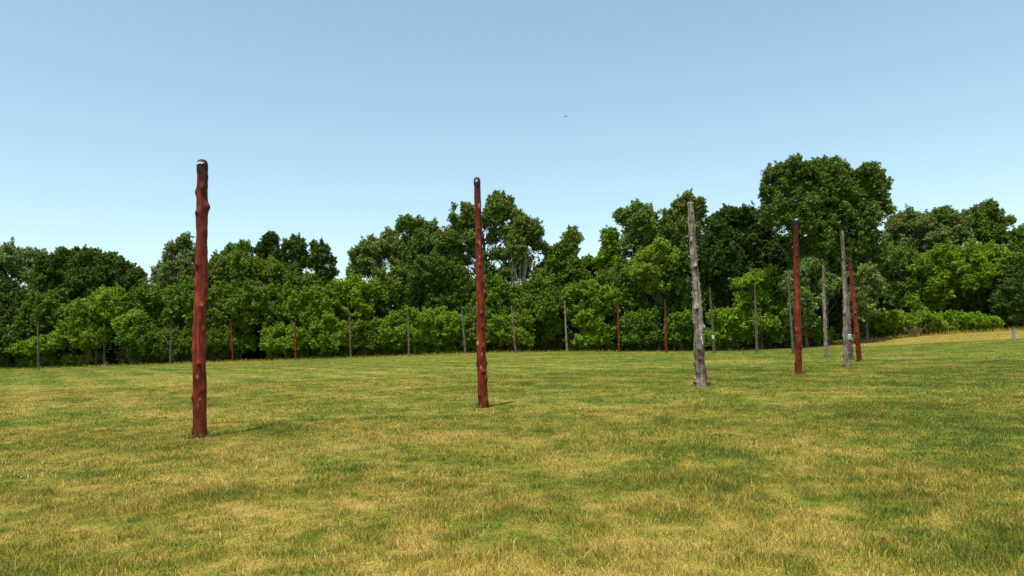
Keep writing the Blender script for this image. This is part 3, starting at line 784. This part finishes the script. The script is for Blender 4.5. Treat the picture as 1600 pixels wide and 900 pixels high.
# ---- tall trees, left to right
T('loose grey green tree cut by the left edge of the photo', 117, 5, 'pale', [(10, 418, 30, 34), (-6, 450, 34, 44), (28, 455, 26, 34), (5, 500, 44, 40)], airy=.34, gloss=True)
T('thin pale airy treetop between the left edge tree and the broad dark tree', 124, 52, 'pale', [(45, 408, 16, 17), (62, 404, 10, 14), (55, 440, 26, 28)], airy=.46, gloss=True, per=34)
T('broad dense dark green tree left of the first sky gap', 113, 130, 'dark', [(90, 425, 28, 27), (118, 418, 24, 24), (150, 420, 28, 26), (178, 440, 26, 28), (120, 465, 58, 40), (80, 458, 28, 36)], dens=1.25)
T('small rounded tree on the right shoulder of the broad dark tree', 116, 212, 'mid', [(208, 435, 18, 15), (216, 455, 20, 20), (224, 470, 16, 18), (205, 480, 34, 30)])
T('spiky open topped tree directly left of the tallest red post', 111, 287, 'pale', [(291, 385, 9, 20), (274, 400, 12, 16), (300, 408, 14, 20), (262, 428, 18, 18), (290, 430, 32, 26), (250, 448, 14, 14), (280, 470, 42, 34)], airy=.38, gloss=True, per=36)
T('little rounded treetop first right of the tallest red post', 119, 372, 'olive', [(368, 395, 15, 12), (383, 392, 10, 9), (352, 406, 16, 10), (370, 420, 26, 26)], airy=.3)
T('dark pointed treetop highest behind the broad leafy tree', 118, 420, 'deep', [(421, 380, 11, 13), (414, 393, 15, 14), (430, 400, 14, 18), (422, 425, 26, 32)])
T('ragged dark spire between two other pointed treetops', 118, 462, 'dark', [(464, 386, 10, 14), (456, 400, 13, 18), (470, 412, 14, 22), (462, 445, 24, 34)], airy=.25)
T('narrow ragged spire at the left rim of the deep sky gap', 117, 506, 'dark', [(493, 393, 7, 10), (504, 396, 8, 12), (498, 412, 14, 16), (510, 430, 13, 26), (500, 455, 20, 28)], airy=.25)
T('broad leafy mid green tree right of the tallest red post', 110, 395, 'mid', [(345, 425, 24, 22), (375, 425, 30, 28), (405, 440, 36, 30), (350, 465, 34, 44), (440, 450, 30, 30), (400, 485, 52, 36), (475, 465, 28, 34)], dens=1.15)
T('airy spreading cottonwood right of the deep sky gap', 114, 612, 'pale', [(562, 402, 19, 15), (586, 388, 22, 17), (606, 378, 14, 18), (574, 418, 28, 16), (612, 405, 34, 22), (560, 428, 14, 7)], airy=.34, gloss=True, per=38, name='cottonwood', limbs=26)
T('dense rounded cottonwood top between the spreading tree and the middle red post', 115, 650, 'olive', [(636, 358, 14, 14), (655, 366, 20, 20), (675, 372, 13, 18), (650, 390, 34, 24), (640, 415, 30, 20)], airy=.2, gloss=True, name='cottonwood', limbs=20)
T('tall forked cottonwood with visible limbs behind the middle red post', 111, 770, 'olive', [(722, 336, 18, 17), (712, 352, 14, 16), (738, 350, 14, 18), (782, 322, 18, 17), (795, 336, 22, 20), (772, 345, 20, 24), (806, 345, 14, 14), (700, 385, 22, 24), (725, 378, 26, 22), (790, 370, 26, 18), (705, 415, 26, 22), (745, 400, 12, 12), (758, 425, 16, 12), (778, 402, 13, 9), (795, 428, 15, 11), (770, 445, 22, 12)], airy=.27, gloss=True, per=42, name='cottonwood', limbs=34, trunk_top=.9)
T('rounded mid height tree top right of the tall forked cottonwood', 109, 822, 'olive', [(820, 362, 20, 18), (836, 374, 18, 18), (842, 395, 14, 20), (812, 385, 26, 20), (800, 400, 18, 16), (825, 415, 24, 18), (805, 435, 20, 14)], airy=.34, gloss=True, per=38)
T('pointed leafy spire standing alone left of the central sky notch', 109, 886, 'mid', [(893, 376, 11, 13), (888, 392, 15, 16), (880, 415, 25, 22), (868, 400, 8, 12), (860, 440, 26, 26), (885, 450, 34, 36)], airy=.12)
T('low rounded treetop in the central sky notch', 113, 926, 'mid', [(922, 418, 18, 12), (912, 430, 22, 22), (935, 440, 24, 26)], airy=.15)
T('short column of leaves left of the windblown treetop', 107, 953, 'bright', [(951, 376, 12, 12), (957, 392, 11, 16), (950, 410, 15, 20), (965, 430, 20, 26)], airy=.1)
T('windblown tall treetop between the column and the thick grey post', 106, 998, 'olive', [(1000, 332, 16, 12), (1010, 342, 14, 14), (985, 345, 18, 14), (972, 342, 8, 8), (1000, 360, 27, 20), (990, 385, 28, 22), (1015, 385, 16, 26)], airy=.2, gloss=True, squash=.45)
T('ragged treetop immediately behind the top of the thick grey post', 105, 1070, 'olive', [(1073, 318, 10, 12), (1064, 332, 12, 16), (1090, 332, 11, 16), (1084, 350, 15, 20), (1046, 342, 8, 14), (1052, 362, 16, 22), (1075, 380, 30, 30), (1040, 385, 20, 26)], airy=.2, gloss=True)
T('dense dark tree filling the gap left of the tallest tree', 102, 1150, 'deep', [(1128, 350, 12, 13), (1140, 344, 16, 15), (1168, 345, 20, 18), (1115, 372, 22, 24), (1155, 378, 38, 34), (1190, 372, 24, 34), (1125, 420, 38, 40), (1170, 425, 42, 40)], dens=1.3)
T('tallest and darkest tree, its wide crown rising over the right hand posts', 93, 1292, 'wood', [(1214, 284, 24, 22), (1202, 304, 16, 20), (1245, 272, 24, 18), (1285, 272, 24, 18), (1312, 280, 20, 18), (1356, 280, 20, 18), (1374, 298, 15, 22), (1340, 298, 24, 26), (1240, 305, 34, 34), (1290, 305, 36, 36), (1360, 325, 28, 34), (1225, 345, 34, 30), (1280, 352, 46, 42), (1335, 365, 42, 44), (1290, 410, 56, 40), (1350, 405, 30, 36)], clump=.42, dens=1.1, airy=.27, name='cottonwood', limbs=46, gloss=True, per=48)
T('hazy green rounded tree immediately right of the tallest tree', 119, 1418, 'pale', [(1410, 352, 20, 17), (1430, 350, 16, 15), (1398, 372, 18, 22), (1425, 375, 26, 22), (1412, 405, 36, 34)], airy=.12)  # pale leaf colour stands in for distance haze
T('broad rounded treetop second right of the tallest tree', 115, 1474, 'pale', [(1475, 342, 20, 12), (1455, 355, 18, 16), (1490, 358, 24, 20), (1470, 380, 34, 26), (1478, 415, 40, 30)], airy=.08)  # haze put into the leaf colour here as well
T('highest treetop of the right hand group with a notched outline', 119, 1541, 'mid', [(1540, 334, 15, 14), (1520, 348, 16, 16), (1552, 352, 20, 18), (1570, 348, 8, 7), (1535, 372, 30, 20), (1562, 378, 14, 14)], airy=.16)
T('tree cut by the right edge of the photo', 117, 1612, 'mid', [(1600, 372, 16, 14), (1612, 390, 26, 26), (1590, 398, 16, 18), (1610, 430, 36, 36)], airy=.12)
# ---- middle storey
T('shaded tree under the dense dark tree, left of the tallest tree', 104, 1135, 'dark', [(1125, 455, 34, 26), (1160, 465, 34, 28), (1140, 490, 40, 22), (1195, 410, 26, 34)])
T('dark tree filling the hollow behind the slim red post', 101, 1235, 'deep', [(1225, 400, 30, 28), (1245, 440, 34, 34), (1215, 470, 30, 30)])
def Mi(label, Y, bx_, colour, lobes, **kw):
    return T(label, Y, bx_, colour, lobes, **kw)
Mi('dark understorey tree below the left edge treetop', 107, 20, 'deep', [(18, 490, 38, 30), (0, 525, 34, 26), (40, 520, 30, 26)])
Mi('green sapling crown behind the leftmost thin post', 104, 82, 'mid', [(75, 485, 30, 24), (95, 505, 34, 28), (55, 515, 28, 24)])
Mi('rounded bright understorey tree left of the thin post in the dark gap', 102, 150, 'bright', [(162, 472, 30, 18), (145, 490, 32, 22), (175, 495, 26, 26), (125, 508, 28, 24)])
Mi('dark leafy tree filling below the first sky gap', 106, 240, 'mid', [(235, 480, 34, 26), (250, 510, 36, 34), (220, 500, 26, 30)])
Mi('mid green understorey tree behind the foot of the spiky tree', 103, 300, 'mid', [(300, 470, 30, 30), (285, 505, 34, 34), (320, 500, 28, 38)])
Mi('dense green understorey tree behind the first small red post', 104, 355, 'mid', [(350, 480, 32, 32), (370, 510, 34, 28)])
Mi('shadowy understorey tree above the low bright shrub', 103, 420, 'mid', [(400, 480, 34, 26), (440, 475, 30, 24), (425, 500, 38, 18)])
Mi('light green sapling crown right of the second small red post', 102, 480, 'bright', [(470, 490, 22, 22), (492, 480, 20, 24), (500, 505, 26, 20)])
Mi('yellow green rounded tree below the deep sky gap', 104, 550, 'bright', [(530, 462, 20, 16), (555, 456, 26, 18), (585, 462, 22, 18), (550, 488, 38, 26), (520, 490, 22, 26)])
Mi('olive understorey tree below the spreading cottonwood', 106, 620, 'mid', [(610, 455, 30, 24), (635, 450, 26, 30), (620, 480, 42, 24)])
Mi('dark dense tree left of the middle red post', 104, 688, 'dark', [(675, 430, 28, 26), (705, 440, 28, 26), (660, 455, 28, 22), (700, 475, 38, 28)], dens=1.2)
Mi('mid green tree right behind the middle red post', 103, 772, 'mid', [(760, 460, 28, 22), (785, 470, 30, 24), (765, 490, 36, 24)])
Mi('leafy tree between the middle red post and the pale grey distant post', 102, 830, 'mid', [(815, 465, 28, 24), (845, 455, 28, 28), (830, 490, 36, 30), (865, 485, 26, 32)])
Mi('sunlit tree behind the pale grey distant post', 101, 925, 'bright', [(930, 462, 24, 18), (945, 480, 24, 22), (915, 490, 26, 26), (900, 470, 18, 22)], squash=.5)
Mi('dark tree beneath the short column of leaves', 104, 975, 'mid', [(960, 450, 26, 26), (985, 440, 28, 30), (980, 475, 32, 26)])
Mi('bright sunlit tree below the windblown treetop', 101, 1030, 'yellow', [(1015, 408, 22, 16), (1035, 398, 20, 16), (1048, 418, 22, 20), (1005, 432, 26, 18), (1030, 445, 34, 24)])
Mi('dark leafy tree just behind the thick grey post', 102, 1075, 'dark', [(1068, 430, 28, 32), (1085, 470, 26, 30), (1045, 480, 28, 24)])
Mi('layered bright green tree behind the slim smooth grey post', 96, 1192, 'bright', [(1178, 445, 30, 10), (1205, 438, 22, 10), (1215, 462, 28, 11), (1175, 472, 26, 10), (1205, 488, 32, 11), (1165, 498, 24, 11), (1190, 512, 32, 10)], squash=.45, clump=.5)
Mi('pale leaved young tree behind the slim red post', 91, 1262, 'pale', [(1262, 430, 26, 18), (1245, 448, 22, 20), (1285, 448, 22, 18), (1258, 475, 26, 20), (1250, 500, 22, 18)], airy=.3, gloss=True)
Mi('pale leaved young tree just right of the leaning red post', 90, 1357, 'pale', [(1348, 440, 18, 18), (1362, 455, 18, 22), (1345, 480, 20, 24)], airy=.3, gloss=True)
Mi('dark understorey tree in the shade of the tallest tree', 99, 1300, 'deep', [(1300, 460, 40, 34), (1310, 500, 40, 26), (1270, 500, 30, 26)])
Mi('olive green tree right of the leaning red post', 112, 1405, 'olive', [(1390, 420, 26, 26), (1415, 430, 30, 28), (1400, 465, 36, 30), (1385, 490, 20, 20)])
Mi('bright rounded tree in the middle of the right hand group', 108, 1462, 'bright', [(1470, 408, 28, 16), (1450, 425, 26, 22), (1480, 435, 30, 26), (1455, 460, 34, 26), (1440, 480, 30, 16)])
Mi('wide bright green tree near the right edge', 107, 1535, 'bright', [(1530, 400, 34, 15), (1560, 405, 26, 16), (1510, 420, 30, 18), (1550, 430, 36, 26), (1520, 445, 34, 22)])
Mi('dark tree overhanging the right end of the long grass', 104, 1592, 'dark', [(1592, 430, 26, 28), (1600, 465, 30, 30), (1575, 470, 24, 28), (1590, 498, 30, 22)])
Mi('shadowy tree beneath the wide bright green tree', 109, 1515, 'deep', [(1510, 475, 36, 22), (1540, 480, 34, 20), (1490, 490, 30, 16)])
# ---- bushes in front
S('dark bush at the left edge of the lawn', 101, 15, 'dark', [(10, 540, 34, 22), (35, 545, 26, 18)])
S('bright green bush behind the leftmost thin post', 99, 62, 'bright', [(52, 545, 24, 12), (75, 538, 22, 12)])
S('sunlit bush left of the thin post in the dark gap', 99, 138, 'bright', [(140, 536, 24, 14), (118, 528, 22, 14), (150, 520, 18, 12)])
S('small pale flowering shrub right of the thin post in the dark gap', 98, 205, 'yellow', [(200, 508, 14, 13), (212, 498, 9, 8), (197, 528, 11, 11)], name='flowering_shrub')
S('wide low green bush below the flowering shrub', 99, 225, 'mid', [(215, 540, 26, 15), (240, 545, 24, 13), (230, 525, 22, 14)])
S('green bush behind the post with the crosswise twig', 99, 278, 'mid', [(275, 532, 24, 20), (290, 545, 20, 14), (262, 550, 18, 12)])
S('leafy bush right of the foot of the tallest red post', 100, 340, 'mid', [(335, 530, 20, 18), (352, 535, 20, 14), (380, 540, 16, 10)])
S('low bright shrub behind the second small red post', 98.5, 452, 'bright', [(432, 528, 18, 14), (450, 524, 20, 13), (470, 530, 20, 15), (445, 542, 28, 8)])
S('round bright bush right of the second small red post', 98.5, 508, 'bright', [(500, 520, 18, 14), (520, 515, 18, 14), (515, 535, 26, 14)])
S('bright bush behind the third thin post from the middle red post', 99, 568, 'mid', [(560, 522, 22, 16), (590, 520, 18, 16), (575, 538, 30, 12)])
S('large bright bush behind the thin dark brown post', 99, 630, 'bright', [(612, 512, 20, 16), (640, 502, 20, 16), (625, 528, 32, 16), (655, 530, 22, 14)])
S('bright bush below the dark dense tree', 98, 688, 'bright', [(678, 500, 22, 15), (700, 510, 20, 16), (685, 528, 32, 15)])
S('bush behind the foot of the middle red post', 98, 742, 'mid', [(730, 518, 20, 18), (755, 512, 22, 20), (745, 533, 30, 13)])
S('bright bush behind the thin distant brown post', 98, 800, 'bright', [(785, 515, 22, 18), (812, 508, 20, 18), (800, 530, 32, 14)])
S('dim green bush left of the pale grey distant post', 100, 850, 'mid', [(845, 525, 24, 16), (862, 515, 18, 16)])
S('climbing bright bush right of the pale grey distant post', 98, 925, 'bright', [(920, 510, 22, 20), (938, 525, 22, 16), (915, 535, 18, 10)])
S('dark bush between the two red posts in the middle distance', 98, 995, 'mid', [(985, 518, 24, 22), (1008, 505, 20, 20), (1000, 530, 26, 14)])
S('leafy bush left of the foot of the thick grey post', 97, 1065, 'mid', [(1058, 512, 16, 18), (1072, 505, 14, 14), (1065, 528, 20, 12)])
S('large bush right of the distant post with the white patch', 95, 1140, 'bright', [(1125, 500, 18, 14), (1145, 505, 22, 16), (1135, 522, 30, 16), (1165, 525, 22, 14)])
S('green bush behind the thin grey post with a side stub', 93, 1215, 'mid', [(1205, 520, 22, 14), (1228, 525, 16, 14)])
S('small sunlit bush behind the foot of the slim red post', 90, 1262, 'mid', [(1260, 520, 18, 12), (1280, 525, 16, 10)])
S('bush right of the leaning red post at the end of the hedge', 99, 1368, 'bright', [(1362, 500, 16, 18), (1372, 512, 22, 12)])
S('low leafy hedge bush left of the pink dead twigs', 103, 1402, 'bright', [(1400, 503, 24, 12), (1390, 514, 22, 9)], name='hedge_bush')
S('low leafy hedge bush right behind the pink dead twigs', 104, 1445, 'bright', [(1440, 503, 24, 11), (1450, 513, 26, 8)], name='hedge_bush')
S('low leafy hedge bush third from the leaning red post', 105, 1492, 'bright', [(1488, 502, 24, 11), (1498, 511, 24, 8)], name='hedge_bush')
S('low leafy hedge bush at the right end of the hedge', 106, 1535, 'bright', [(1532, 505, 24, 10), (1545, 511, 20, 7)], name='hedge_bush')

# bare silvery snag showing against the cottonwood
rs = np.random.default_rng(5)
b0 = at(812, 560, 106.5); base = Vector((b0.x, b0.y, tz(b0.x, b0.y)))
root = empty('dead_tree', base)
P = np.array([base + (at(812, 470, 106.5) - base) * t for t in np.linspace(0, 1, 6)])
V, Fq = tubes([(P, np.linspace(.16, .09, 6))], 8); mesh_np('trunk', V - np.array(base), Fq, M_dead, root, smooth=True)
paths = []
for q in range(26):
    s0 = np.array(P[-1]) - np.array([0, 0, rs.uniform(0, 1.2)])
    tg = np.array(at(rs.uniform(796, 828), rs.uniform(388, 432), 106.5 + rs.uniform(-1.2, 1.2)))
    mid_ = (s0 + tg) / 2 + rs.normal(size=3) * .25
    t = np.linspace(0, 1, 7)[:, None]
    paths.append(((1 - t) ** 2 * s0 + 2 * t * (1 - t) * mid_ + t ** 2 * tg, np.linspace(.045 if q < 8 else .025, .010, 7)))
V, Fq = tubes(paths, 5); mesh_np('branches', V - np.array(base), Fq, M_dead, root, smooth=True)
tag(root, 'bare silvery snag of dead twigs among the leaves right of the middle red post', 'dead tree')

# shadowy brush deeper in the wood
def brush(name, Y0, Y1, x0, x1, zfun, nclump, seed, label):
    rs = np.random.default_rng(seed)
    x = rs.uniform(x0, x1, nclump); y = rs.uniform(Y0, Y1, nclump)
    z = terr(x, y) + rs.random(nclump) * zfun(x)
    C = np.stack([x, y, z], 1)
    V, Fc, cv, ch = leaf_cloud(C, rs.uniform(.6, 1.1, nclump), 42, .26, seed, .7)
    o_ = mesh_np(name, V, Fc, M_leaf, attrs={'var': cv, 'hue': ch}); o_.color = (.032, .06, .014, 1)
    o_['kind'] = 'stuff'; tag(o_, label, 'undergrowth')
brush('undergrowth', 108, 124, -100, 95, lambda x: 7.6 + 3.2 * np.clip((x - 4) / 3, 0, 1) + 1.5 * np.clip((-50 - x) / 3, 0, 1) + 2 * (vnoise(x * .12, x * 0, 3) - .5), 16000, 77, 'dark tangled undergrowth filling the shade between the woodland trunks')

# ------------------------------------------------------------------ small things
# dead twigs in the hedge
c = at(1427, 512, 97); c.z = max(c.z, tz(c.x, c.y) + .3)
base = Vector((c.x, c.y, tz(c.x, c.y)))
rs = np.random.default_rng(12); root = empty('dead_bush', base); paths = []
for q in range(40):
    e = np.array([rs.normal() * .75, rs.normal() * .3, rs.uniform(.5, 1.7)]); paths.append((np.array([[e[0] * .2, 0, 0], e * .55 + [0, 0, .2], e]), [.03, .022, .01]))
M_pink = plain('pinkish_dead_leaves', (.20, .14, .09), .9, .2, ns=3)
V, Fq = tubes(paths, 4); mesh_np('stem', V, Fq, M_pink, root)
C = rs.normal(size=(14, 3)) * [.6, .25, .3] + [0, 0, 1.1]
V, Fc, cv, ch = leaf_cloud(C, np.full(14, .22), 9, .12, 4); mesh_np('foliage', V, Fc, M_pink, root)
tag(root, 'clump of pinkish brown dead leaves in the low hedge', 'dead bush')

# grey marker stake at the far right
h = hit(1585, 533); tp = at(1585, 516, h.y)
root = empty('marker_stake', h); hh = (tp - h).length
import bmesh
def box_mesh(name, sx, sy, z0, z1, m, parent, bev=.01):
    bm = bmesh.new(); bmesh.ops.create_cube(bm, size=1)
    for v_ in bm.verts: v_.co = Vector((v_.co.x * sx, v_.co.y * sy, z0 + (v_.co.z + .5) * (z1 - z0)))
    bmesh.ops.bevel(bm, geom=bm.edges[:], offset=bev, segments=2, affect='EDGES')
    me = bpy.data.meshes.new(name); bm.to_mesh(me); bm.free(); me.materials.append(m)
    return link(bpy.data.objects.new(name, me), parent)
box_mesh('shaft', 5.0 * h.y / F, .1, -.1, hh * .93, M_stake, root); box_mesh('top', 6.2 * h.y / F, .13, hh * .93, hh, M_stake, root)
tag(root, 'short grey marker stake in the long grass at the right edge', 'stake')

# pale crumbs of soil at the foot of the two nearest posts
def crumbs(key, n_, seed, label):
    rs = np.random.default_rng(seed); b = PB[key]; bm = bmesh.new()
    for q in range(n_):
        a = rs.uniform(-2.2, .3); d = rs.uniform(.14, .24)
        x, y = b.x + d * math.cos(a), b.y + d * math.sin(a)
        r = bmesh.ops.create_icosphere(bm, subdivisions=1, radius=rs.uniform(.008, .022), matrix=Matrix.Translation((x, y, tz(x, y) + .006)))
        for v_ in r['verts']: v_.co += Vector(rs.normal(size=3) * .004)
    me = bpy.data.meshes.new('soil_crumbs'); bm.to_mesh(me); bm.free(); me.materials.append(M_stone)
    o_ = link(bpy.data.objects.new('soil_crumbs', me)); o_['kind'] = 'stuff'; tag(o_, label, 'soil')
crumbs('A', 26, 1, 'pale soil crumbs around the foot of the tallest red post')

# white clover heads in the grass at the left
def clovers():
    rs = np.random.default_rng(8); bm = bmesh.new()
    spots = [(rs.normal(45, 24), rs.normal(738, 8)) for _ in range(24)] + [(rs.normal(270, 60), rs.normal(680, 6)) for _ in range(10)]
    for px, py in spots:
        h_ = hit(px, py)
        if h_ is None: continue
        bmesh.ops.create_icosphere(bm, subdivisions=1, radius=rs.uniform(.005, .009), matrix=Matrix.Translation((h_.x, h_.y, h_.z + rs.uniform(.035, .05))))
        bmesh.ops.create_cone(bm, segments=4, radius1=.0015, radius2=.0015, depth=.04, matrix=Matrix.Translation((h_.x, h_.y, h_.z + .018)))
    me = bpy.data.meshes.new('clover_flowers'); bm.to_mesh(me); bm.free(); me.materials.append(M_clover)
    o_ = link(bpy.data.objects.new('clover_flowers', me)); o_['kind'] = 'stuff'; tag(o_, 'scattered tiny white clover heads in the lawn at the left', 'clover')
clovers()

# aeroplane far up
pc = at(883, 182, 3600); root = empty('airplane', pc); root.rotation_euler = (0, 0, R(8))
t = np.linspace(0, 1, 14); xs = (t - .5) * 26
rr = 1.5 * np.clip(np.sin(np.pi * np.clip(t, 0.02, .98)) * 2.2, .12, 1) ** .7
V, Fq = tubes([(np.stack([xs, 0 * xs, .5 * np.clip(t - .7, 0, 1)], 1), rr)], 12); mesh_np('fuselage', V, Fq, M_plane, root, smooth=True)
def slab(name, pts, th_, m, axis=2):
    V = []
    for q in (-.5, .5):
        for p_ in pts:
            a = list(p_); a[axis] += q * th_; V.append(a)
    k = len(pts); me = bpy.data.meshes.new(name)
    Fc = [tuple(range(k))[::-1], tuple(range(k, 2 * k))] + [(i_, (i_ + 1) % k, k + (i_ + 1) % k, k + i_) for i_ in range(k)]
    me.from_pydata(V, [], Fc); me.materials.append(m); return link(bpy.data.objects.new(name, me), root)
for s in (-1, 1):
    slab('wing', [(-4, s * 1.2, -.6), (1.5, s * 1.2, -.6), (4.5, s * 13, .2), (2.8, s * 13, .2)], .45, M_pdark)
    slab('tailplane', [(9.5, s * .6, .4), (12, s * .6, .4), (13, s * 4.6, .5), (11.8, s * 4.6, .5)], .25, M_pdark)
    V, Fq = tubes([(np.array([[-4.5, s * 4.5, -1.7], [-3, s * 4.5, -1.7], [-.8, s * 4.5, -1.7]]), [.85, .9, .6])], 10); mesh_np('engine', V, Fq, M_pdark, root, smooth=True)
slab('tail_fin', [(8.5, 0, 1.2), (12.4, 0, 1.2), (13.4, 0, 5.4), (11.6, 0, 5.4)], .3, M_pdark, 1)
tag(root, 'tiny distant airliner crossing the clear blue sky', 'airplane')
